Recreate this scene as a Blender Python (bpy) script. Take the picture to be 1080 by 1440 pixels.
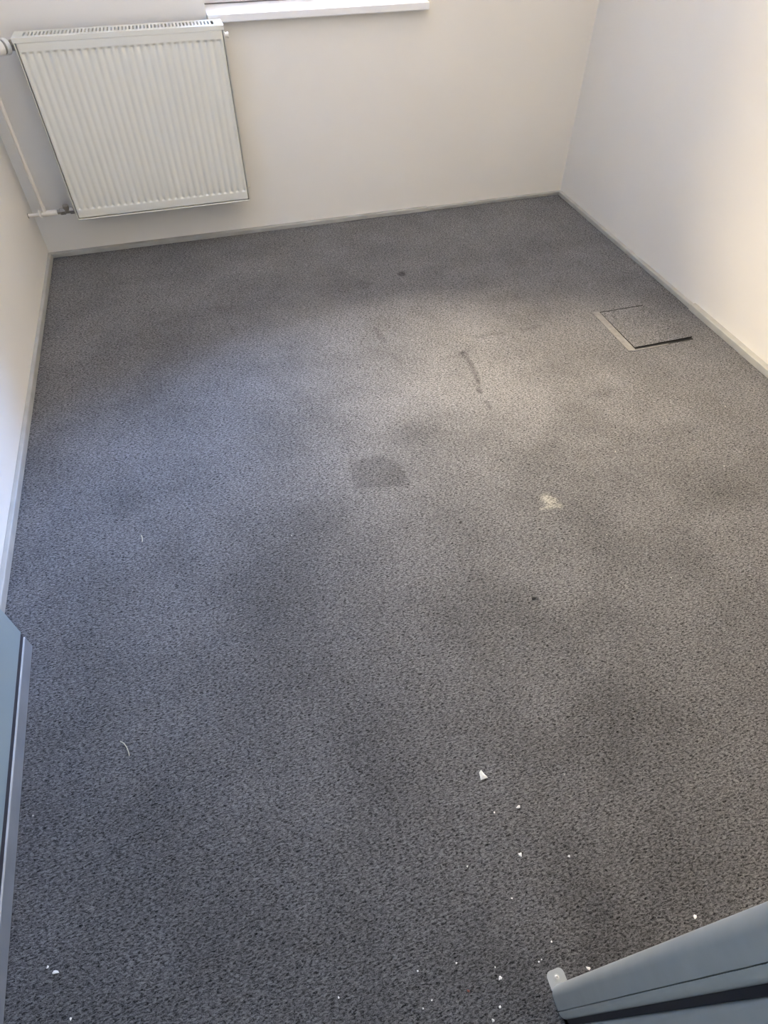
import bpy, bmesh, math, random
import numpy as np
from mathutils import Vector, Matrix
random.seed(7)
S = bpy.context.scene
COL = S.collection
for o in list(bpy.data.objects): bpy.data.objects.remove(o)

# ------------------------------------------------------------------ camera
PITCH, YAW = 0.8507, 0.2801
fw = Vector((math.sin(YAW)*math.cos(PITCH), math.cos(YAW)*math.cos(PITCH), -math.sin(PITCH)))
rt = Vector((math.cos(YAW), -math.sin(YAW), 0)); up = rt.cross(fw)
M = Matrix((rt, up, -fw)).transposed().to_4x4()
M.translation = Vector((0.7715, 0.0, 1.5))
cd = bpy.data.cameras.new('camera'); cam = bpy.data.objects.new('camera', cd); COL.objects.link(cam)
cam.matrix_world = M
cd.sensor_fit = 'VERTICAL'; cd.sensor_height = 24.0; cd.sensor_width = 18.0
cd.lens = 24.0*866.7/1440.0; cd.clip_start = 0.01
S.camera = cam

# ------------------------------------------------------------------ light
S.view_settings.view_transform = 'Standard'; S.view_settings.look = 'None'
S.view_settings.gamma = 1.0; S.view_settings.use_curve_mapping = False
S.view_settings.exposure = 0.0
# daylight seen through the window: (east-west direction, colour); sunlit warm haze to the west, blue sky to the east
SKY_EW = [(-.90, (.52, .41, .26)), (-.55, (.78, .64, .43)), (-.25, (1.46, 1.20, .86)), (.02, (1.32, 1.16, .95)),
          (.18, (.40, .47, .64)), (.45, (.48, .76, 1.45)), (.90, (.34, .82, 2.1))]
W_SOUTH = (0.85, 1.0, 1.22)       # hall side daylight
K_NORTH, K_SOUTH = 89.0, 1.3
G_GROUND, G_HOR, G_SKY = 1.1, .13, .92
w = bpy.data.worlds.new('daylight'); S.world = w; w.use_nodes = True
nt = w.node_tree; nt.nodes.clear()
def nn(t, k, **kw):
    n = t.nodes.new(k)
    for a, b in kw.items(): setattr(n, a, b)
    return n
tc = nn(nt, 'ShaderNodeTexCoord'); sx = nn(nt, 'ShaderNodeSeparateXYZ'); nt.links.new(tc.outputs['Generated'], sx.inputs[0])
mr = nn(nt, 'ShaderNodeMapRange'); mr.inputs['From Min'].default_value = -1
nt.links.new(sx.outputs['X'], mr.inputs['Value'])
mx = nn(nt, 'ShaderNodeValToRGB'); nt.links.new(mr.outputs[0], mx.inputs[0])
while len(mx.color_ramp.elements) > 1: mx.color_ramp.elements.remove(mx.color_ramp.elements[0])
mx.color_ramp.elements[0].position = (SKY_EW[0][0]+1)/2; mx.color_ramp.elements[0].color = (*SKY_EW[0][1], 1)
for x_, c_ in SKY_EW[1:]: e_ = mx.color_ramp.elements.new((x_+1)/2); e_.color = (*c_, 1)
gz = nn(nt, 'ShaderNodeValToRGB')                            # ground, skyline, open sky
zr = nn(nt, 'ShaderNodeMapRange'); zr.inputs['From Min'].default_value = -1; nt.links.new(sx.outputs['Z'], zr.inputs['Value'])
nt.links.new(zr.outputs[0], gz.inputs[0])
el = gz.color_ramp.elements
el[0].position = 0.0; el[0].color = (G_GROUND,)*3+(1,); el[1].position = .46; el[1].color = (G_GROUND,)*3+(1,)
for p_, v_ in ((.49, G_HOR), (.64, G_HOR), (.76, G_SKY), (.85, G_SKY*1.2), (.90, G_SKY*1.9), (.94, G_SKY*4.8)): e_ = el.new(p_); e_.color = (v_, v_, v_, 1)
mg = nn(nt, 'ShaderNodeMix', data_type='RGBA'); mg.blend_type = 'MULTIPLY'; mg.inputs['Factor'].default_value = 1
nt.links.new(mx.outputs[0], mg.inputs['A']); nt.links.new(gz.outputs[0], mg.inputs['B'])
ns = nn(nt, 'ShaderNodeMath', operation='GREATER_THAN'); ns.inputs[1].default_value = 0.0; nt.links.new(sx.outputs['Y'], ns.inputs[0])
m2 = nn(nt, 'ShaderNodeMix', data_type='RGBA'); nt.links.new(ns.outputs[0], m2.inputs['Factor'])
m2.inputs['A'].default_value = (*[c*K_SOUTH for c in W_SOUTH], 1)
sc_ = nn(nt, 'ShaderNodeVectorMath', operation='SCALE'); sc_.inputs['Scale'].default_value = K_NORTH
nt.links.new(mg.outputs['Result'], sc_.inputs[0]); nt.links.new(sc_.outputs[0], m2.inputs['B'])
bg = nn(nt, 'ShaderNodeBackground'); nt.links.new(m2.outputs['Result'], bg.inputs[0])
wo = nn(nt, 'ShaderNodeOutputWorld'); nt.links.new(bg.outputs[0], wo.inputs[0])
def portal(name, loc, rot, sx_, sy_):
    l = bpy.data.lights.new(name, 'AREA'); l.shape = 'RECTANGLE'; l.size = sx_; l.size_y = sy_
    l.cycles.is_portal = True
    o = bpy.data.objects.new(name, l); o.location = loc; o.rotation_euler = rot; COL.objects.link(o)

# ------------------------------------------------------------------ room numbers
D, WD = 3.37, 2.803              # carpet edges: back, right (left edge x=0)
YB = 3.394                       # back wall surface
XR = 2.832; XL = -0.016
ZC = 2.55
YF = -0.012                      # room face of the doorway wall
WX0, WX1, WZ0, WZ1 = 0.962, 1.952, 0.90, 2.30     # window opening
WY = 3.575                       # window frame plane
portal('window_portal', ((WX0+WX1)/2, 3.70, (WZ0+WZ1)/2), (math.radians(-90), 0, 0), 1.0, 1.2)
portal('hall_portal', (0.9, -2.28, 1.3), (math.radians(90), 0, 0), 3.0, 2.4)

# ------------------------------------------------------------------ materials
def mat(name, col, rough=0.5, metal=0.0, spec=0.5, bump=None, var=None, coat=0):
    m = bpy.data.materials.new(name); m.use_nodes = True; t = m.node_tree
    b = t.nodes['Principled BSDF']
    b.inputs['Base Color'].default_value = (*col, 1); b.inputs['Roughness'].default_value = rough
    b.inputs['Metallic'].default_value = metal; b.inputs['Specular IOR Level'].default_value = spec
    b.inputs['Coat Weight'].default_value = coat
    c = nn(t, 'ShaderNodeTexCoord')
    if var:
        n = nn(t, 'ShaderNodeTexNoise'); n.inputs['Scale'].default_value = var[0]; n.inputs['Detail'].default_value = 5
        t.links.new(c.outputs['Object'], n.inputs[0])
        r = nn(t, 'ShaderNodeMapRange'); r.inputs['From Min'].default_value = .3; r.inputs['From Max'].default_value = .7
        r.inputs['To Min'].default_value = 1-var[1]; r.inputs['To Max'].default_value = 1+var[1]*.4
        t.links.new(n.outputs[0], r.inputs[0])
        x = nn(t, 'ShaderNodeMix', data_type='RGBA'); x.blend_type = 'MULTIPLY'; x.inputs['Factor'].default_value = 1
        x.inputs['A'].default_value = (*col, 1); t.links.new(r.outputs[0], x.inputs['B'])
        t.links.new(x.outputs['Result'], b.inputs['Base Color'])
    if bump:
        n2 = nn(t, 'ShaderNodeTexNoise'); n2.inputs['Scale'].default_value = bump[0]; n2.inputs['Detail'].default_value = 4
        t.links.new(c.outputs['Object'], n2.inputs[0])
        bp = nn(t, 'ShaderNodeBump'); bp.inputs['Strength'].default_value = bump[1]; bp.inputs['Distance'].default_value = bump[2]
        t.links.new(n2.outputs[0], bp.inputs['Height']); t.links.new(bp.outputs[0], b.inputs['Normal'])
    return m
m_wall = mat('painted_plaster', (0.80, 0.775, 0.72), 0.75, spec=.25, bump=(260, .25, .0006), var=(1.5, .03))
m_ceil = mat('ceiling_paint', (0.86, 0.85, 0.83), 0.9)
m_skirt = mat('skirting_paint', (0.40, 0.40, 0.375), 0.45, bump=(90, .15, .0005), var=(14, .14))
m_rad = mat('radiator_enamel', (0.71, 0.70, 0.625), 0.36, spec=.45)
m_pipe = mat('pipe_enamel', (0.74, 0.70, 0.63), 0.35)
m_plast = mat('white_plastic', (0.80, 0.78, 0.73), 0.4)
m_nick = mat('valve_nickel', (0.34, 0.32, 0.29), 0.35, metal=.85)
m_sill = mat('sill_laminate', (0.86, 0.86, 0.86), 0.35)
m_frame = mat('window_upvc', (0.80, 0.79, 0.80), 0.4)
m_gask = mat('black_rubber', (0.03, 0.03, 0.04), 0.6)
m_door = mat('door_grey_paint', (0.27, 0.345, 0.38), 0.42, bump=(300, .1, .0003))
m_alu = mat('brushed_aluminium', (0.42, 0.455, 0.495), 0.32, metal=.55, var=(9, .12))
m_jamb = mat('steel_frame_grey_paint', (0.41, 0.44, 0.435), 0.42, bump=(350, .12, .0003), var=(25, .06))
m_tab = mat('tab_grey_paint', (0.36, 0.385, 0.40), 0.40, var=(30, .06))
m_trim = mat('hatch_trim', (0.25, 0.245, 0.235), 0.5, metal=.2, var=(40, .25))
m_screw = mat('screw_zinc', (0.62, 0.62, 0.60), 0.3, metal=.8)
m_cavity = mat('radiator_inside_painted_shade', (0.075, 0.069, 0.06), 0.9)  # dark colour paints the shade inside the radiator, seen through slots and gaps
m_seam = mat('grey_rubber', (0.16, 0.15, 0.15), 0.7)
m_dark = mat('hatch_gap_dark', (0.02, 0.02, 0.02), 0.9)

m_glass = bpy.data.materials.new('window_glass'); m_glass.use_nodes = True
t = m_glass.node_tree; t.nodes.clear()
a = nn(t, 'ShaderNodeBsdfTransparent'); g = nn(t, 'ShaderNodeBsdfGlossy'); g.inputs['Roughness'].default_value = 0.02
f = nn(t, 'ShaderNodeFresnel'); f.inputs[0].default_value = 1.3
mm = nn(t, 'ShaderNodeMixShader'); oo = nn(t, 'ShaderNodeOutputMaterial')
t.links.new(f.outputs[0], mm.inputs[0]); t.links.new(a.outputs[0], mm.inputs[1]); t.links.new(g.outputs[0], mm.inputs[2]); t.links.new(mm.outputs[0], oo.inputs[0])

def carpet_material(name):
    m = bpy.data.materials.new(name); m.use_nodes = True; t = m.node_tree; L = t.links.new
    b = t.nodes['Principled BSDF']
    c = nn(t, 'ShaderNodeTexCoord')
    geo = nn(t, 'ShaderNodeNewGeometry')
    # tuft direction: slightly elongated loops
    mp = nn(t, 'ShaderNodeMapping'); mp.inputs['Rotation'].default_value = (0, 0, math.radians(-12)); mp.inputs['Scale'].default_value = (0.54, 1.18, 1)
    L(geo.outputs['Position'], mp.inputs[0])
    n1 = nn(t, 'ShaderNodeTexNoise'); n1.inputs['Scale'].default_value = 245; n1.inputs['Detail'].default_value = 3; n1.inputs['Roughness'].default_value = .6; n1.inputs['Distortion'].default_value = .7
    L(mp.outputs[0], n1.inputs[0])
    n2 = nn(t, 'ShaderNodeTexNoise'); n2.inputs['Scale'].default_value = 620; n2.inputs['Detail'].default_value = 2
    L(geo.outputs['Position'], n2.inputs[0])
    add = nn(t, 'ShaderNodeMath', operation='MULTIPLY_ADD'); add.inputs[1].default_value = .5
    L(n2.outputs[0], add.inputs[0]); L(n1.outputs[0], add.inputs[2])
    r1 = nn(t, 'ShaderNodeMapRange'); r1.inputs['From Min'].default_value = .57; r1.inputs['From Max'].default_value = .94
    r1.inputs['To Min'].default_value = .12; r1.inputs['To Max'].default_value = 2.02
    L(add.outputs[0], r1.inputs[0])
    # broad wear, soiling and toned-down areas
    n3 = nn(t, 'ShaderNodeTexNoise'); n3.inputs['Scale'].default_value = 3.1; n3.inputs['Detail'].default_value = 5; n3.inputs['Roughness'].default_value = .58
    L(geo.outputs['Position'], n3.inputs[0])
    r3 = nn(t, 'ShaderNodeMapRange'); r3.inputs['From Min'].default_value = .34; r3.inputs['From Max'].default_value = .62
    r3.inputs['To Min'].default_value = .80; r3.inputs['To Max'].default_value = 1.06
    L(n3.outputs[0], r3.inputs[0])
    at = nn(t, 'ShaderNodeAttribute'); at.attribute_name = 'soil_tone'
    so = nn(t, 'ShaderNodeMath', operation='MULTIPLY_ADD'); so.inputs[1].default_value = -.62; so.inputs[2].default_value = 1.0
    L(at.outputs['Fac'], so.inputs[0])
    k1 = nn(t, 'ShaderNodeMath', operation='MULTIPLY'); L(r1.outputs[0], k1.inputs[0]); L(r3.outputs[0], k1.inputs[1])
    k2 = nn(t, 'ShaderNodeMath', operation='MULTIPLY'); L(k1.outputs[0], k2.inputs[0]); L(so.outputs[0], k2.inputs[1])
    base = nn(t, 'ShaderNodeMix', data_type='RGBA'); base.blend_type = 'MULTIPLY'; base.inputs['Factor'].default_value = 1
    base.inputs['A'].default_value = (*CARPET, 1); L(k2.outputs[0], base.inputs['B'])
    sp = nn(t, 'ShaderNodeAttribute'); sp.attribute_name = 'scuff'
    n4 = nn(t, 'ShaderNodeTexNoise'); n4.inputs['Scale'].default_value = 160; L(geo.outputs['Position'], n4.inputs[0])
    sm = nn(t, 'ShaderNodeMath', operation='MULTIPLY'); L(sp.outputs['Fac'], sm.inputs[0]); L(r1.outputs[0], sm.inputs[1])
    sm2 = nn(t, 'ShaderNodeClamp'); L(sm.outputs[0], sm2.inputs[0])
    b2 = nn(t, 'ShaderNodeMix', data_type='RGBA'); L(sm2.outputs[0], b2.inputs['Factor']); L(base.outputs['Result'], b2.inputs['A'])
    b2.inputs['B'].default_value = (.62, .60, .50, 1)
    L(b2.outputs['Result'], b.inputs['Base Color'])
    b.inputs['Roughness'].default_value = CARPET_ROUGH
    b.inputs['Specular Tint'].default_value = (1, 1, 1, 1)
    sl = nn(t, 'ShaderNodeMath', operation='MULTIPLY'); sl.inputs[1].default_value = CARPET_SPEC; L(k2.outputs[0], sl.inputs[0])
    cl = nn(t, 'ShaderNodeClamp'); L(sl.outputs[0], cl.inputs[0]); L(cl.outputs[0], b.inputs['Specular IOR Level'])
    sh = nn(t, 'ShaderNodeMath', operation='MULTIPLY'); sh.inputs[1].default_value = CARPET_SHEEN; sh.use_clamp = True; L(k2.outputs[0], sh.inputs[0]); L(sh.outputs[0], b.inputs['Sheen Weight']); b.inputs['Sheen Roughness'].default_value = .45
    bp = nn(t, 'ShaderNodeBump'); bp.inputs['Strength'].default_value = .85; bp.inputs['Distance'].default_value = .0026
    L(add.outputs[0], bp.inputs['Height']); L(bp.outputs[0], b.inputs['Normal'])
    return m
CARPET = (0.090, 0.090, 0.094); CARPET_ROUGH = .62; CARPET_SPEC = .22; CARPET_SHEEN = .36
m_carpet = carpet_material('grey_loop_carpet')

# ------------------------------------------------------------------ mesh helpers
def link(name, bm, m, parent=None, smooth=None, bevel=None):
    bmesh.ops.recalc_face_normals(bm, faces=bm.faces)
    me = bpy.data.meshes.new(name); bm.to_mesh(me); bm.free()
    for mt in (m if isinstance(m, (list, tuple)) else [m]): me.materials.append(mt)
    o = bpy.data.objects.new(name, me); COL.objects.link(o)
    if parent: o.parent = parent
    if smooth is not None:
        for p in me.polygons: p.use_smooth = True
        try: me.set_sharp_from_angle(angle=math.radians(smooth))
        except Exception: pass
    if bevel:
        b = o.modifiers.new('bevel', 'BEVEL'); b.width = bevel; b.segments = 3; b.limit_method = 'ANGLE'; b.angle_limit = math.radians(40)
    return o
def box(bm, x0, x1, y0, y1, z0, z1):
    v = [bm.verts.new((x, y, z)) for z in (z0, z1) for y in (y0, y1) for x in (x0, x1)]
    for f in ((0,2,3,1),(4,5,7,6),(0,1,5,4),(2,6,7,3),(0,4,6,2),(1,3,7,5)): bm.faces.new([v[i] for i in f])
def prism(bm, pts, z0, z1):                                  # closed plan outline pulled up
    a = [bm.verts.new((x, y, z0)) for x, y in pts]; b = [bm.verts.new((x, y, z1)) for x, y in pts]
    bm.faces.new(a); bm.faces.new(b)
    for i in range(len(a)): bm.faces.new((a[i], a[(i+1) % len(a)], b[(i+1) % len(a)], b[i]))
def lathe(bm, prof, axis, origin, n=28):                     # prof: (distance along axis, radius)
    ax = Vector(axis).normalized(); u = ax.orthogonal().normalized(); v = ax.cross(u); O = Vector(origin); rings = []
    for d, r in prof:
        rings.append([bm.verts.new(O+ax*d+(u*math.cos(2*math.pi*k/n)+v*math.sin(2*math.pi*k/n))*max(r, 1e-5)) for k in range(n)])
    for A, B in zip(rings, rings[1:]):
        for k in range(n): bm.faces.new((A[k], A[(k+1) % n], B[(k+1) % n], B[k]))
    bm.faces.new(rings[0]); bm.faces.new(rings[-1])
def tube(bm, pts, r, n=20):                                  # bent pipe
    pts = [Vector(p) for p in pts]; rings = []; pu = None
    for i, p in enumerate(pts):
        d = (pts[min(i+1, len(pts)-1)]-pts[max(i-1, 0)]).normalized()
        u = d.orthogonal().normalized() if pu is None else (pu-d*pu.dot(d)).normalized()
        pu = u; v = d.cross(u); rr = r[i] if isinstance(r, (list, tuple)) else r
        rings.append([bm.verts.new(p+(u*math.cos(2*math.pi*k/n)+v*math.sin(2*math.pi*k/n))*rr) for k in range(n)])
    for A, B in zip(rings, rings[1:]):
        for k in range(n): bm.faces.new((A[k], A[(k+1) % n], B[(k+1) % n], B[k]))
    bm.faces.new(rings[0]); bm.faces.new(rings[-1])
def struct(o): o['kind'] = 'structure'; return o
def tag(o, label, cat, group=None):
    o['label'] = label; o['category'] = cat
    if group: o['group'] = group
    return o
def empty(name, loc, label, cat, group=None, rz=0):
    o = bpy.data.objects.new(name, None); COL.objects.link(o); o.location = loc; o.rotation_euler = (0, 0, rz)
    o.empty_display_size = .1
    return tag(o, label, cat, group)
def adopt(parent, *kids):                                    # kids were built in world coordinates
    Mi = (Matrix.Translation(parent.location) @ parent.rotation_euler.to_matrix().to_4x4()).inverted()
    for k in kids: k.data.transform(Mi); k.parent = parent

# ------------------------------------------------------------------ structure
bm = bmesh.new(); box(bm, XL-.2, XR+.2, -2.3, YB+.3, -.15, -.004); o = struct(link('floor', bm, m_dark))
# carpet: fine sheet with soil, tone and scuff attributes
nx, ny = 420, 680
xs = np.linspace(XL, XR, nx); ys = np.linspace(-2.28, YB-.002, ny)
X, Y = np.meshgrid(xs, ys)
soil_tone = np.zeros_like(X); scuff = np.zeros_like(X)
rng = np.random.default_rng(3)
def fbm(x, y, s, seed):
    r = np.random.default_rng(seed); out = 0; amp = 1
    for o_ in range(3):
        for _ in range(5):
            a_, ph = r.uniform(0, 6.28), r.uniform(0, 6.28)
            out = out + amp*np.sin((x*math.cos(a_)+y*math.sin(a_))*s+ph)
        amp *= .55; s *= 2.1
    return out/6
wob = fbm(X, Y, 28, 5)
def blob(x, y, rx, ry, amt, rot=0, soft=.55):
    global soil_tone
    c_, s_ = math.cos(rot), math.sin(rot)
    u = ((X-x)*c_+(Y-y)*s_)/rx; v = (-(X-x)*s_+(Y-y)*c_)/ry
    d = np.sqrt(u*u+v*v)+wob*.35
    soil_tone += amt*np.clip((1-d)/soft, 0, 1)
def stroke(pts, wd, amt):
    global soil_tone
    dm = np.full_like(X, 9.)
    for (ax_, ay_), (bx_, by_) in zip(pts, pts[1:]):
        dx, dy = bx_-ax_, by_-ay_; tt = np.clip(((X-ax_)*dx+(Y-ay_)*dy)/(dx*dx+dy*dy), 0, 1)
        dm = np.minimum(dm, np.hypot(X-ax_-tt*dx, Y-ay_-tt*dy))
    soil_tone += amt*np.clip((1-dm/wd-wob*.3)/.6, 0, 1)
def polygon(pts, amt, soft=.012):
    global soil_tone
    inside = np.zeros(X.shape, bool); dm = np.full_like(X, 9.); n = len(pts)
    for i in range(n):
        (x1, y1), (x2, y2) = pts[i], pts[(i+1) % n]
        cond = ((y1 > Y) != (y2 > Y)) & (X < (x2-x1)*(Y-y1)/((y2-y1) or 1e-9)+x1); inside ^= cond
        dx, dy = x2-x1, y2-y1; tt = np.clip(((X-x1)*dx+(Y-y1)*dy)/(dx*dx+dy*dy), 0, 1)
        dm = np.minimum(dm, np.hypot(X-x1-tt*dx, Y-y1-tt*dy))
    soil_tone += amt*np.where(inside, 1, 0)*np.clip(dm/soft, 0, 1)
polygon([(1.083,1.512),(1.134,1.534),(1.196,1.524),(1.248,1.48),(1.262,1.415),(1.255,1.347),(1.152,1.365),(1.072,1.385),(1.066,1.451)], .42)
stroke([(1.692,2.023),(1.697,1.985)], .020, .5); stroke([(1.699,1.96),(1.698,1.90),(1.686,1.83)], .016, .6); stroke([(1.686,1.83),(1.667,1.763)], .013, .4); blob(1.668, 1.768, .018, .02, .45)
stroke([(1.667,1.694),(1.669,1.655)], .016, .45); stroke([(1.70,2.025),(1.76,2.06)], .012, .3)
stroke([(1.392,2.298),(1.402,2.198)], .022, .35); stroke([(1.41,2.10),(1.42,2.04)], .02, .2)
stroke([(1.80,2.119),(1.911,2.121)], .014, .35); stroke([(2.007,2.111),(2.099,2.126)], .014, .3)
blob(1.649, 2.732, .025, .03, .9); blob(1.435, 2.686, .05, .05, .35)
for x, y, rx, ry, a_, ro in [(1.699,1.344,.16,.12,.28,0),(1.389,1.587,.12,.10,.28,.4),(.835,1.704,.17,.26,.22,.2),(.493,1.267,.09,.12,.26,0),
        (.339,1.556,.08,.13,.26,0),(1.931,1.473,.2,.12,.28,.5),(1.949,.825,.16,.10,.26,0),(1.538,.455,.3,.13,.2,.3),(.718,.969,.15,.2,.2,0),
        (.692,2.634,.22,.12,.2,0),(1.314,1.608,.12,.08,.25,0),(2.039,2.38,.14,.08,.2,.3),(2.216,1.022,.18,.09,.24,0),(.62,1.12,.08,.06,.25,0),
        (2.12,1.62,.10,.05,.3,0),(1.93,1.33,.14,.04,.2,0),(.95,1.3,.14,.12,.18,0),(1.36,.86,.2,.1,.18,0),(1.55,1.2,.12,.08,.2,0),
        (1.26,.03,.16,.10,.25,0),(1.04,.03,.12,.06,.12,0),(1.9,1.95,.12,.06,.15,0),(.45,2.25,.12,.15,.15,0),(.98,2.15,.15,.1,.12,0),
        (.25,.12,.5,.3,.17,.1),(1.0,-.02,.6,.28,.15,.05),(1.55,.12,.55,.3,.2,.1),(.05,.7,.2,.5,.12,0),(1.05,1.93,.3,.2,.12,.3),(1.75,1.00,.12,.1,.15,0),(1.62,.72,.14,.06,.15,0),(2.3,1.35,.12,.08,.18,0)]: blob(x, y, rx, ry, a_, ro, .8)  # large faint ellipses here just darken the carpet, mostly near the doorway
for pts, wd in [([(1.668,1.175),(1.672,1.146)], .024), ([(1.655,1.138),(1.69,1.133)], .016), ([(1.672,1.146),(1.69,1.16)], .014), ([(1.625,1.134),(1.655,1.136)], .007)]:
    dm = np.full_like(X, 9.)
    for (ax_, ay_), (bx_, by_) in zip(pts, pts[1:]):
        dx, dy = bx_-ax_, by_-ay_; tt = np.clip(((X-ax_)*dx+(Y-ay_)*dy)/(dx*dx+dy*dy), 0, 1)
        dm = np.minimum(dm, np.hypot(X-ax_-tt*dx, Y-ay_-tt*dy))
    scuff = np.maximum(scuff, np.clip((1-dm/wd+wob*.5), 0, 1)*.30)
soil_tone = np.clip(soil_tone, 0, 1)
Z = np.zeros_like(X)
verts = np.stack([X, Y, Z], -1).reshape(-1, 3)
idx = np.arange(nx*ny).reshape(ny, nx)
faces = np.stack([idx[:-1, :-1], idx[:-1, 1:], idx[1:, 1:], idx[1:, :-1]], -1).reshape(-1, 4)
cx_, cy_ = verts[faces].mean(1)[:, 0], verts[faces].mean(1)[:, 1]
me = bpy.data.meshes.new('carpet')
me.vertices.add(len(verts)); me.vertices.foreach_set('co', verts.astype(np.float32).ravel())
me.loops.add(faces.size); me.loops.foreach_set('vertex_index', faces.astype(np.int32).ravel())
me.polygons.add(len(faces)); me.polygons.foreach_set('loop_start', np.arange(0, faces.size, 4, dtype=np.int32))
me.polygons.foreach_set('loop_total', np.full(len(faces), 4, np.int32)); me.update(calc_edges=True)
for nm, arr in (('soil_tone', soil_tone), ('scuff', scuff)):
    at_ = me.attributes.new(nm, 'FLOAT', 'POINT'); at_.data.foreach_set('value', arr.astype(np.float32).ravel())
me.materials.append(m_carpet)
carpet = bpy.data.objects.new('carpet', me); COL.objects.link(carpet)
tag(carpet, 'worn dark grey fitted carpet with stains covering the whole floor', 'carpet')

T = .2
bm = bmesh.new()                                              # back wall round the window
box(bm, XL-T, WX0, YB, YB+.30, -.15, ZC); box(bm, WX1, XR+T, YB, YB+.30, -.15, ZC)
box(bm, WX0, WX1, YB, YB+.30, -.15, WZ0); box(bm, WX0, WX1, YB, YB+.30, WZ1, ZC); struct(link('wall_back', bm, m_wall))
bm = bmesh.new(); box(bm, XL-T, XL, -2.3, YB, -.15, ZC); struct(link('wall_left', bm, m_wall))
bm = bmesh.new(); box(bm, XR, XR+T, -2.3, YB, -.15, ZC); struct(link('wall_right', bm, m_wall))
bm = bmesh.new(); box(bm, XL-T, XR+T, -2.3, YB+.3, ZC, ZC+.1); struct(link('ceiling', bm, m_ceil))
JX = 1.104; LX = .100; ZD = 2.06                              # doorway faces
bm = bmesh.new()
box(bm, JX+.014, XR, -.145, YF, -.004, ZC); box(bm, XL, LX-.045, -.145, YF, -.004, ZC); box(bm, LX-.045, JX+.014, -.145, YF, ZD+.03, ZC)
struct(link('wall_front', bm, m_wall))

# skirting boards
def board(name, segs):
    bm = bmesh.new()
    for s in segs: box(bm, *s)
    return struct(link(name, bm, m_skirt, bevel=.003))
board('baseboard_back', [(XL, 1.998, D, YB, 0, .022)])
board('trim_1', [(2.0, XR, D+.004, YB, 0, .017)])
board('baseboard_right', [(WD, XR, -.01, 2.062, 0, .028)])
board('trim_2', [(WD+.006, XR, 2.064, D+.004, 0, .020)])
board('baseboard_left', [(XL, 0, -.01, D, 0, .032)])

# ------------------------------------------------------------------ window
win = bpy.data.objects.new('window_1', None); COL.objects.link(win); win.location = ((WX0+WX1)/2, WY, .93); struct(win)
bm = bmesh.new(); y0, y1 = WY, WY+.07
x0, x1, z0, z1 = WX0, WX1, .93, WZ1
for b_ in ((x0, x1, y0, y1, z0, z0+.055), (x0, x1, y0, y1, z1-.055, z1), (x0, x0+.055, y0, y1, z0+.055, z1-.055), (x1-.055, x1, y0, y1, z0+.055, z1-.055)): box(bm, *b_)
fr = link('window_frame', bm, m_frame, bevel=.003)
bm = bmesh.new(); y0, y1 = WY-.016, WY+.05; a0, a1, c0, c1 = x0+.03, x1-.03, z0+.03, z1-.03
for b_ in ((a0, a1, y0, y1, c0, c0+.065), (a0, a1, y0, y1, c1-.065, c1), (a0, a0+.065, y0, y1, c0+.065, c1-.065), (a1-.065, a1, y0, y1, c0+.065, c1-.065)): box(bm, *b_)
sa = link('window_sash', bm, m_frame, bevel=.003)
bm = bmesh.new(); box(bm, a0+.06, a1-.06, WY+.012, WY+.018, c0+.06, c1-.06); gl = link('window_pane', bm, m_glass)
bm = bmesh.new(); box(bm, x0+.001, x1-.001, WY-.004, WY-.0005, z0+.0005, z0+.0045); ga = link('gasket', bm, m_seam)
adopt(win, fr, sa, gl, ga)
bm = bmesh.new(); box(bm, WX0+.001, WX1-.001, YB-.038, WY+.06, .901, .930)
sill = struct(link('trim_3', bm, m_sill, bevel=.004))

# ------------------------------------------------------------------ radiator
RX0, RX1, RZ0, RZ1, RY, RB = .200, 1.014, .222, .916, 3.232, 3.352
rad = empty('radiator', ((RX0+RX1)/2, RY+.06, RZ0), 'cream ribbed panel radiator on the back wall below the window', 'radiator')
kids = []
N = 27; gx0, gx1, gz0, gz1 = .226, .988, .268, .868; per = 10; Gp = (gx1-gx0)/(N-1)
bm = bmesh.new()
fx0, fx1, fz0, fz1 = RX0+.0078, RX1-.0078, RZ0+.0078, RZ1-.0165
us = [fx0, fx0+.004]+[gx0-Gp/2+Gp*i/per for i in range(N*per+1)]+[fx1-.004, fx1]
vs = [fz0, fz0+.004, gz0-.010]+[gz0-.010+.020*i/10 for i in range(1, 11)]+[gz0+.014, gz0+.018, gz0+.023, gz0+.028]+list(np.linspace(gz0+.04, gz1-.04, 5))+[gz1-.028, gz1-.023, gz1-.018, gz1-.014]+[gz1-.010+.020*i/10 for i in range(11)]+[fz1-.004, fz1]
grid = []
for z in vs:
    row = []
    for x in us:
        k = (x-(gx0-Gp/2))/Gp
        s = 0
        if 0 <= k <= N: s = (.5-.5*math.cos(2*math.pi*(k-math.floor(k))))**1.3
        r = max(0, min(1, (z-gz0+.004)/.008))*max(0, min(1, (gz1+.004-z)/.008))
        r = r*r*(3-2*r)
        e = 0 if (fx0 < x < fx1 and fz0 < z) else .005
        q = min(z-(gz0-.004), (gz1+.004)-z)                   # deeper dimple where each flute ends
        dep = .0034+.0042*max(0, 1-abs(q-.010)/.022)
        row.append(bm.verts.new((x, RY+.0015+dep*s*r+e, z)))
    grid.append(row)
for A, B in zip(grid, grid[1:]):
    for i in range(len(us)-1): bm.faces.new((A[i], A[i+1], B[i+1], B[i]))
o = link('front_panel', bm, m_rad, smooth=50); sm = o.modifiers.new('thick', 'SOLIDIFY'); sm.thickness = .0015; sm.offset = -1; kids.append(o)
bm = bmesh.new()                                              # rim below and rear panel
box(bm, RX0+.004, RX1-.004, RY-.001, RY+.012, RZ0, RZ0+.005)
kids.append(link('bottom_rim', bm, m_rad, bevel=.002))
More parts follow.
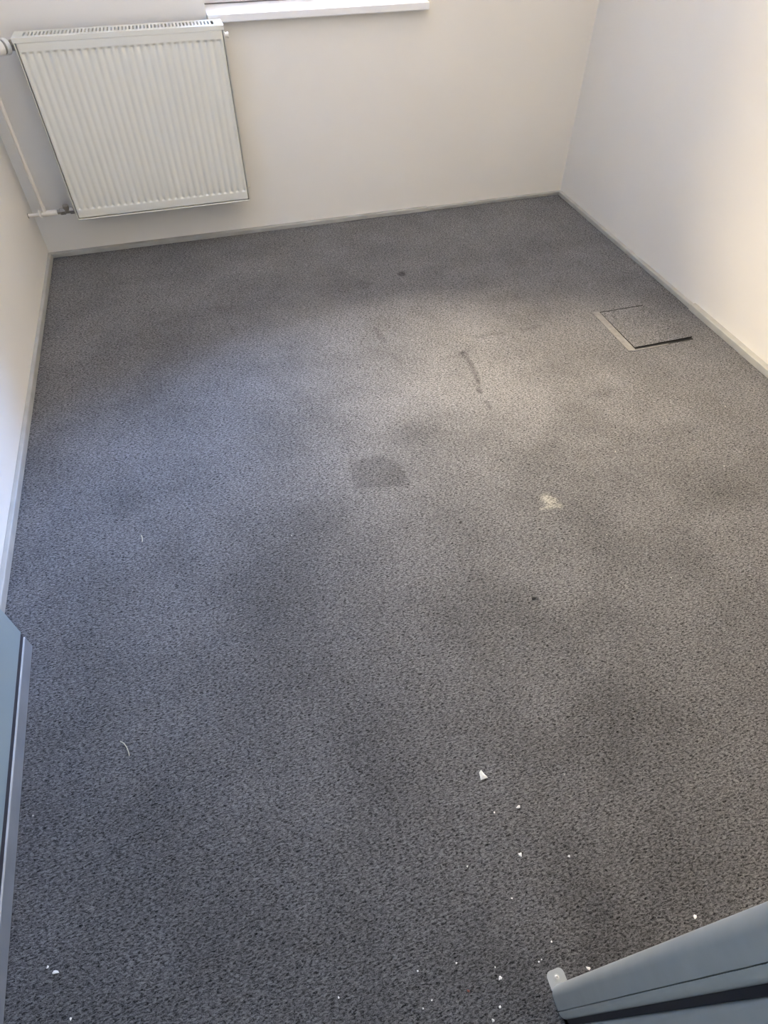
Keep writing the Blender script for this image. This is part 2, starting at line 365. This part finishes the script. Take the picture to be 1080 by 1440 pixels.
bm = bmesh.new(); box(bm, RX0+.01, RX1-.01, RB-.012, RB-.004, RZ0+.01, RZ1-.02); kids.append(link('rear_panel', bm, m_cavity))
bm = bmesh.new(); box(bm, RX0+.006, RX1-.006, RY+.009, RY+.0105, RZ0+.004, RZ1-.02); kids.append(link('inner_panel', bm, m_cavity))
bm = bmesh.new()                                              # convector fins between the panels
z_ = []
for i in range(64):
    xx = RX0+.04+i*(RX1-RX0-.08)/63; z_.append((xx, RY+.022 if i % 2 else RB-.03))
lo = [bm.verts.new((x, y, RZ0+.03)) for x, y in z_]; hi = [bm.verts.new((x, y, RZ1-.13)) for x, y in z_]
for i in range(63): bm.faces.new((lo[i], lo[i+1], hi[i+1], hi[i]))
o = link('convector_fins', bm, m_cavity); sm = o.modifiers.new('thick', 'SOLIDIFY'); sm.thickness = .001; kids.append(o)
for xa, xb in ((RX0, RX0+.003), (RX1-.003, RX1)):             # side covers with a folded front edge
    bm = bmesh.new(); box(bm, xa, xb, RY-.001, RB, RZ0, RZ1-.004)
    if xa == RX0: box(bm, xa, xa+.0055, RY-.001, RY+.002, RZ0, RZ1-.016)
    else: box(bm, xb-.0055, xb, RY-.001, RY+.002, RZ0, RZ1-.016)
    kids.append(link('side_cover', bm, m_rad, bevel=.001))
bm = bmesh.new()                                              # slotted top grille with front lip
ns_ = 52; gy0, gy1 = RY+.030, RB-.028; sx0, sx1 = RX0+.035, RX1-.035; sp_ = (sx1-sx0)/ns_
box(bm, RX0-.001, RX1+.001, RY-.001, gy0, RZ1-.003, RZ1); box(bm, RX0-.001, RX1+.001, gy1, RB+.001, RZ1-.003, RZ1)
box(bm, RX0-.001, sx0, gy0, gy1, RZ1-.003, RZ1); box(bm, sx1, RX1+.001, gy0, gy1, RZ1-.003, RZ1)
for i in range(ns_-1):
    xx = sx0+(i+1)*sp_; box(bm, xx-sp_*.25, xx+sp_*.25, gy0, gy1, RZ1-.003, RZ1)
box(bm, RX0-.001, RX1+.001, RY-.0012, RY+.0015, RZ1-.016, RZ1-.003); box(bm, RX0-.001, RX0+.002, RY, RB, RZ1-.016, RZ1-.003); box(bm, RX1-.002, RX1+.001, RY, RB, RZ1-.016, RZ1-.003)
kids.append(link('top_grille', bm, m_rad))
YP = RY+.058
bm = bmesh.new(); lathe(bm, [(0, .011), (.006, .011), (.006, .008), (.012, .008), (.012, .0105), (.019, .0105), (.021, .008)], (1, 0, 0), (RX1, YP, .872)); kids.append(link('bleed_valve', bm, m_plast, smooth=40))
bm = bmesh.new(); lathe(bm, [(0, .012), (.005, .012), (.005, .008), (.013, .008)], (1, 0, 0), (RX1, YP, .268), 8); kids.append(link('blanking_plug', bm, m_rad, smooth=30))
for x_ in (RX0+.14, RX1-.14):
    bm = bmesh.new(); box(bm, x_-.015, x_+.015, RB-.004, YB-.0015, .35, .80); kids.append(link('wall_bracket', bm, m_rad))
# lower return valve: grey metal, with union nut and cap
ZV = .245
bm = bmesh.new(); lathe(bm, [(0, .011), (.010, .011), (.010, .0165), (.028, .0165), (.028, .012), (.050, .012), (.050, .016), (.070, .016), (.074, .012), (.084, .011)], (-1, 0, 0), (RX0, YP, ZV+.003), 6)
va = link('return_valve', bm, m_nick); kids.append(va)
bm = bmesh.new(); lathe(bm, [(0, .011), (.016, .011), (.016, .0135), (.028, .0135), (.030, .010)], (0, -.25, 1), (RX0-.040, YP, ZV+.003), 12)
cap = link('valve_cap', bm, m_nick, smooth=35); adopt(rad, cap); cap.parent = va
# thermostatic valve at the upper left corner
ZT = .884
bm = bmesh.new(); lathe(bm, [(0, .010), (.006, .010), (.006, .020), (.020, .020), (.020, .015), (.030, .015), (.030, .018), (.040, .018)], (-1, 0, 0), (RX0, YP, ZT), 6)
tv = link('thermostat_valve', bm, m_nick, smooth=20); kids.append(tv)
bm = bmesh.new(); ax = Vector((-.75, -.65, .0)).normalized(); og = Vector((RX0-.028, YP-.004, ZT))
lathe(bm, [(0, .018), (.006, .027), (.012, .028), (.022, .027), (.023, .0225), (.031, .0225), (.032, .026), (.066, .024), (.072, .017)], ax, og, 30)
th = link('thermostat_head', bm, m_plast, smooth=35); adopt(rad, th)
th.parent = tv
bm = bmesh.new(); lathe(bm, [(.0232, .0235), (.0308, .0235)], ax, og, 30); rg = link('dial_ring', bm, mat('dial_grey', (.25, .24, .21), .5)); adopt(rad, rg); rg.parent = tv
adopt(rad, *kids)

# pipework: riser in the corner, tee, stub through the left wall
pw = empty('heating_pipe', (.062, YP, ZV), 'thin white heating pipe in the corner left of the radiator', 'pipe')
PX = .060
bm = bmesh.new(); r_ = .0080
arc = [(PX, YP, ZT-.03)]+[(PX+.03*(1-math.cos(a_)), YP, ZT-.03+.03*math.sin(a_)) for a_ in np.linspace(0, math.pi/2, 8)[1:]]
tube(bm, [(PX, YP, ZV+.012), (PX, YP, ZT-.05)]+arc+[(RX0-.044, YP, ZT)], r_); p1 = link('riser', bm, m_pipe, smooth=60)
bm = bmesh.new(); tube(bm, [(XL-.02, YP, ZV), (RX0-.080, YP, ZV)], .0085); p2 = link('return_pipe', bm, m_pipe, smooth=60)
bm = bmesh.new(); lathe(bm, [(0, .0125), (.004, .0135), (.062, .0135), (.066, .0125)], (1, 0, 0), (PX-.014, YP, ZV+.001)); lathe(bm, [(0, .0095), (.035, .0095), (.036, .0085)], (0, 0, 1), (PX, YP, ZV))
p3 = link('tee_fitting', bm, m_pipe, smooth=40)
bm = bmesh.new(); lathe(bm, [(0, .020), (.004, .021), (.007, .017)], (1, 0, .12), (PX-.024, YP, ZV)); p4 = link('pipe_clip', bm, m_plast, smooth=40)
bm = bmesh.new(); lathe(bm, [(0, .0105), (.002, .0105), (.003, .009)], (1, 0, 0), (XL, YP, ZV)); p5 = link('wall_collar', bm, mat('collar_dark', (.12, .11, .10), .6), smooth=40)
adopt(pw, p1, p2, p3, p4, p5)

# ------------------------------------------------------------------ floor hatch
hx0, hx1, hy0, hy1 = 2.405, 2.682, 1.856, 2.142
ha = empty('floor_hatch', (2.53, 2.0, 0), 'square carpeted floor box lid with grey metal edge near the right wall', 'floor hatch')
bm = bmesh.new()
v = [(hx0, hy0, .005), (hx1, hy0, .009), (hx1, hy1, .0025), (hx0, hy1, .0025)]
A = [bm.verts.new(p) for p in v]; B = [bm.verts.new((x, y, .0005)) for x, y, z in v]
bm.faces.new(A); bm.faces.new(B)
for i in range(4): bm.faces.new((A[i], A[(i+1) % 4], B[(i+1) % 4], B[i]))
lid = link('lid', bm, [m_carpet, m_dark]); 
for p in lid.data.polygons:
    if abs(p.normal.z) < .5: p.material_index = 1
bm = bmesh.new(); box(bm, 2.370, 2.385, 1.842, 2.154, .0003, .0030); box(bm, 2.385, 2.403, 1.846, 2.150, .0003, .0018)
e1 = link('edge_strip', bm, m_trim)
bm = bmesh.new(); box(bm, 2.385, 2.56, 1.838, 1.8445, .0003, .0022); e2 = link('near_strip', bm, m_trim)
bm = bmesh.new(); box(bm, 2.403, 2.684, 1.8445, 1.856, .0002, .0008); e3 = link('gap', bm, m_dark)
bm = bmesh.new(); box(bm, 2.390, 2.625, 2.142, 2.151, .0002, .0008); e4 = link('gap', bm, m_dark)
adopt(ha, lid, e1, e2, e3, e4)

# ------------------------------------------------------------------ open door leaf along the left wall
ang = math.asin(.0185/1.033)
dr = bpy.data.objects.new('door_1', None); COL.objects.link(dr); struct(dr)
dr.location = (.1035, .03, 0); dr.rotation_euler = (0, 0, ang)     # local +Y runs along the leaf, local 0 is the room face
Ld = 1.033; TH = .040
bm = bmesh.new(); box(bm, -TH, -.001, 0, Ld, .073, 2.04); o = link('door_panel', bm, m_door, bevel=.002); o.parent = dr
bm = bmesh.new(); box(bm, -TH+.003, -.004, .001, Ld-.001, .050, .075); o = link('seal_groove', bm, m_gask); o.parent = dr
bm = bmesh.new(); prism(bm, [(-TH, 0), (0, 0), (0, Ld-.0), (-TH, Ld)], .002, .052); o = link('bottom_rail', bm, m_alu, bevel=.004); o.parent = dr
bm = bmesh.new(); lathe(bm, [(0, .024), (.008, .024), (.009, .012), (.05, .011), (.052, .008)], (1, 0, 0), (-.001, Ld-.07, 1.05)); tube(bm, [(.045, Ld-.07, 1.05), (.047, Ld-.11, 1.05), (.046, Ld-.19, 1.05)], .010)
h = link('door_handle', bm, m_screw, smooth=40); h.parent = dr

# ------------------------------------------------------------------ steel door frame
df = empty('door_frame', (JX, -.05, 0), 'grey painted steel door frame post with screwed floor tab at bottom right', 'door frame')
def arcpts(cx, cy, r, a0, a1, n=7): return [(cx+r*math.cos(math.radians(a0+(a1-a0)*i/n)), cy+r*math.sin(math.radians(a0+(a1-a0)*i/n))) for i in range(n+1)]
def jamb_profile():
    J = JX; p = [(J+.055, .003)]
    p += arcpts(J+.017, -.014, .017, 90, 180, 10)
    p += [(J, -.0345), (J+.0035, -.0345), (J+.0035, -.0358), (J, -.0358)]
    p += arcpts(J+.014, -.0365, .014, 180, 258, 10)
    p += [(J+.034, -.0500), (J+.034, -.0590)] + arcpts(J+.006, -.0655, .006, 92, 180, 5)
    p += [(J, -.155), (J+.055, -.155), (J+.055, -.147), (J+.012, -.147), (J+.012, YF+.002), (J+.055, YF+.002)]
    return p
bm = bmesh.new(); prism(bm, jamb_profile(), .002, ZD+.03); o1 = link('frame_post', bm, m_jamb, smooth=25)
bm = bmesh.new(); prism(bm, [(JX+.010, -.0502), (JX+.033, -.0502), (JX+.033, -.0588), (JX+.010, -.0588)], .002, ZD); o2 = link('rubber_seal', bm, m_gask)
bm = bmesh.new()                                              # floor tab: rounded plate, folded up into the post
prof = [(JX+.001, -.006), (JX+.0385, .002), (JX+.038, .021)] + arcpts(JX+.029, .021, .0085, 0, 90, 5) + arcpts(JX+.010, .0195, .0085, 90, 180, 5)
prof = [(JX+.002, -.004), (JX+.038, .000)] + arcpts(JX+.0275, .016, .0105, 0, 90, 6) + arcpts(JX+.0125, .0155, .0105, 90, 180, 6)
prism(bm, prof, .0012, .0032); o3 = link('floor_tab', bm, m_tab, bevel=.0005)
bm = bmesh.new(); lathe(bm, [(0, .0046), (.0010, .0046), (.0016, .0034), (.0016, .0016), (.0004, .0014)], (0, 0, 1), (JX+.0205, .0125, .0031), 20); o4 = link('screw', bm, m_screw, smooth=30)
adopt(df, o1, o2, o3); adopt(df, o4)
o4.parent = o3
bm = bmesh.new(); lathe(bm, [(0, .0066), (.0003, .0064), (.0003, .0044)], (0, 0, 1), (JX+.0205, .0125, .0032), 24); o7 = link('countersink', bm, m_jamb, smooth=30); adopt(df, o7); o7.parent = o3
bm = bmesh.new(); prism(bm, [(2*.602-x, y) for x, y in jamb_profile()], .002, ZD+.03)   # hinge post and head, out of view
o5 = link('hinge_post', bm, m_jamb, smooth=25); bm = bmesh.new(); box(bm, LX, JX, -.155, .003, ZD, ZD+.03); o6 = link('frame_head', bm, m_jamb)
adopt(df, o5, o6)

# ------------------------------------------------------------------ litter on the carpet
m_paper = mat('paper_scrap', (.72, .72, .70), .8); m_crumb = mat('plaster_crumb', (.80, .80, .78), .8)
m_pale = mat('pale_speck', (.42, .41, .38), .8); m_straw = mat('straw', (.45, .43, .33), .7); m_black = mat('black_bit', (.015, .014, .013), .7); m_rust = mat('reddish_bit', (.18, .06, .04), .7)
bm = bmesh.new()
pts = [(-.008, -.009, .001), (.010, -.008, .001), (.006, -.001, .002), (.000, .012, .004), (-.006, .008, .002)]
vv = [bm.verts.new(p) for p in pts]; ct = bm.verts.new((0, 0, .005)); [bm.faces.new((vv[i], vv[(i+1) % 5], ct)) for i in range(5)]
o = link('paper_scrap', bm, m_paper); o.location = (1.130, .407, .0015); md = o.modifiers.new('t', 'SOLIDIFY'); md.thickness = .0006
tag(o, 'torn white paper scrap on the carpet, largest piece of litter', 'scrap', None)
def crumb(name, x, y, s, m, label, cat, group=None, fl=.6, elong=1.0):
    bm = bmesh.new(); bmesh.ops.create_icosphere(bm, subdivisions=2, radius=1)
    rx = random.random()*9
    for v_ in bm.verts:
        k = 1+.22*math.sin(v_.co.x*4+rx)+.18*math.cos(v_.co.y*5+rx*2); v_.co = Vector((v_.co.x*k*s*elong, v_.co.y*k*s, v_.co.z*k*s*fl))
    o = link(name, bm, m); o.location = (x, y, s*fl*.9+.0005); o.rotation_euler = (0, 0, random.random()*3.1)
    return tag(o, label, cat, group)
crumb('plaster_crumb', 1.145, .229, .0042, m_crumb, 'biggest round white crumb on the carpet, below the paper scrap', 'crumb')
crumb('plaster_crumb', 1.182, .320, .0030, m_crumb, 'oval white crumb on the carpet right of and nearer than the paper scrap', 'crumb', None, .6, 1.5)
crumb('plaster_crumb', 1.125, .324, .0018, m_crumb, 'small white crumb directly below the paper scrap', 'crumb')
crumb('plaster_crumb', 1.246, .197, .0026, m_crumb, 'white crumb alone on the carpet above the frame post, right of the round crumb', 'crumb')
crumb('plaster_crumb', 1.027, .240, .0018, m_crumb, 'small white crumb left of the big round crumb', 'crumb')
crumb('plaster_crumb', 1.019, .042, .0030, m_crumb, 'oval white crumb on the carpet left of the floor tab', 'crumb', None, .6, 1.4)
crumb('plaster_crumb', 1.191, .009, .0026, m_crumb, 'white crumb touching close beside the steel frame post', 'crumb', None, .6, 1.5)
crumb('plaster_crumb', 1.443, .025, .0028, m_crumb, 'elongated white crumb at the right edge above the frame post', 'crumb', None, .5, 1.8)
crumb('fluff_tuft', .187, .291, .0030, m_crumb, 'elongated pale fluff tuft at lower left of the carpet', 'fluff', None, .4, 1.9)
crumb('fluff_tuft', .172, .304, .0022, m_crumb, 'small round pale fluff just above the elongated tuft, lower left', 'fluff')
crumb('plaster_crumb', .219, .209, .0024, m_crumb, 'white crumb in the lower left corner near the door leaf', 'crumb')
crumb('reddish_crumb', .952, .041, .0026, m_rust, 'tiny reddish brown crumb on the carpet left of the floor tab', 'crumb')
for x, y, s in [(.71,.10,.0019),(.868,.097,.0018),(.88,.047,.0016),(.86,.040,.0014),(1.001,.002,.0020),(.981,-.013,.0026),(1.016,.061,.0014),(1.102,.045,.0017),
                (1.141,.068,.0016),(1.109,.047,.0014),(.945,.088,.0018),(1.095,.159,.0015)]:
    crumb('white_speck', x, y, s, m_crumb, 'pinhead white speck among the cluster on the near carpet by the door frame', 'speck', 'white specks on the near carpet')
for x, y, s in [(2.531,1.418,.0032),(2.324,1.141,.0034),(1.214,.433,.0014),(1.316,.356,.0015),(2.00,1.31,.0028),(2.13,1.19,.002),(1.62,.80,.0016),(1.78,.98,.0022),(.83,1.25,.002),(1.88,.78,.002),(.121,.606,.0022),(.98,2.95,.004)]:
    crumb('pale_speck', x, y, s*.85, m_pale, 'isolated pale speck on the open carpet', 'speck', 'pale specks scattered over the carpet')
def strand(name, pts, r, m, label, cat):
    bm = bmesh.new(); tube(bm, pts, r, 8); o = link(name, bm, m, smooth=60); c = Vector(pts[0]); o.data.transform(Matrix.Translation(-c)); o.location = c
    return tag(o, label, cat)
strand('straw', [(.311, .726, .002), (.320, .718, .0045), (.327, .706, .005), (.331, .692, .0035), (.332, .684, .002)], .0010, m_straw, 'thin curved pale straw on the lower left carpet', 'straw')
strand('straw', [(.378, 1.380, .002), (.381, 1.368, .004), (.380, 1.352, .002)], .0013, m_straw, 'short upright pale straw on the left middle carpet', 'straw')
crumb('black_crumb', 1.458, .827, .0050, m_black, 'black crumb on the carpet below the whitish scuff', 'crumb', None, .5, 1.3)
crumb('black_crumb', 1.358, 1.154, .0036, m_black, 'black sliver on the carpet right of the half round stain', 'crumb', None, .4, 2.2)
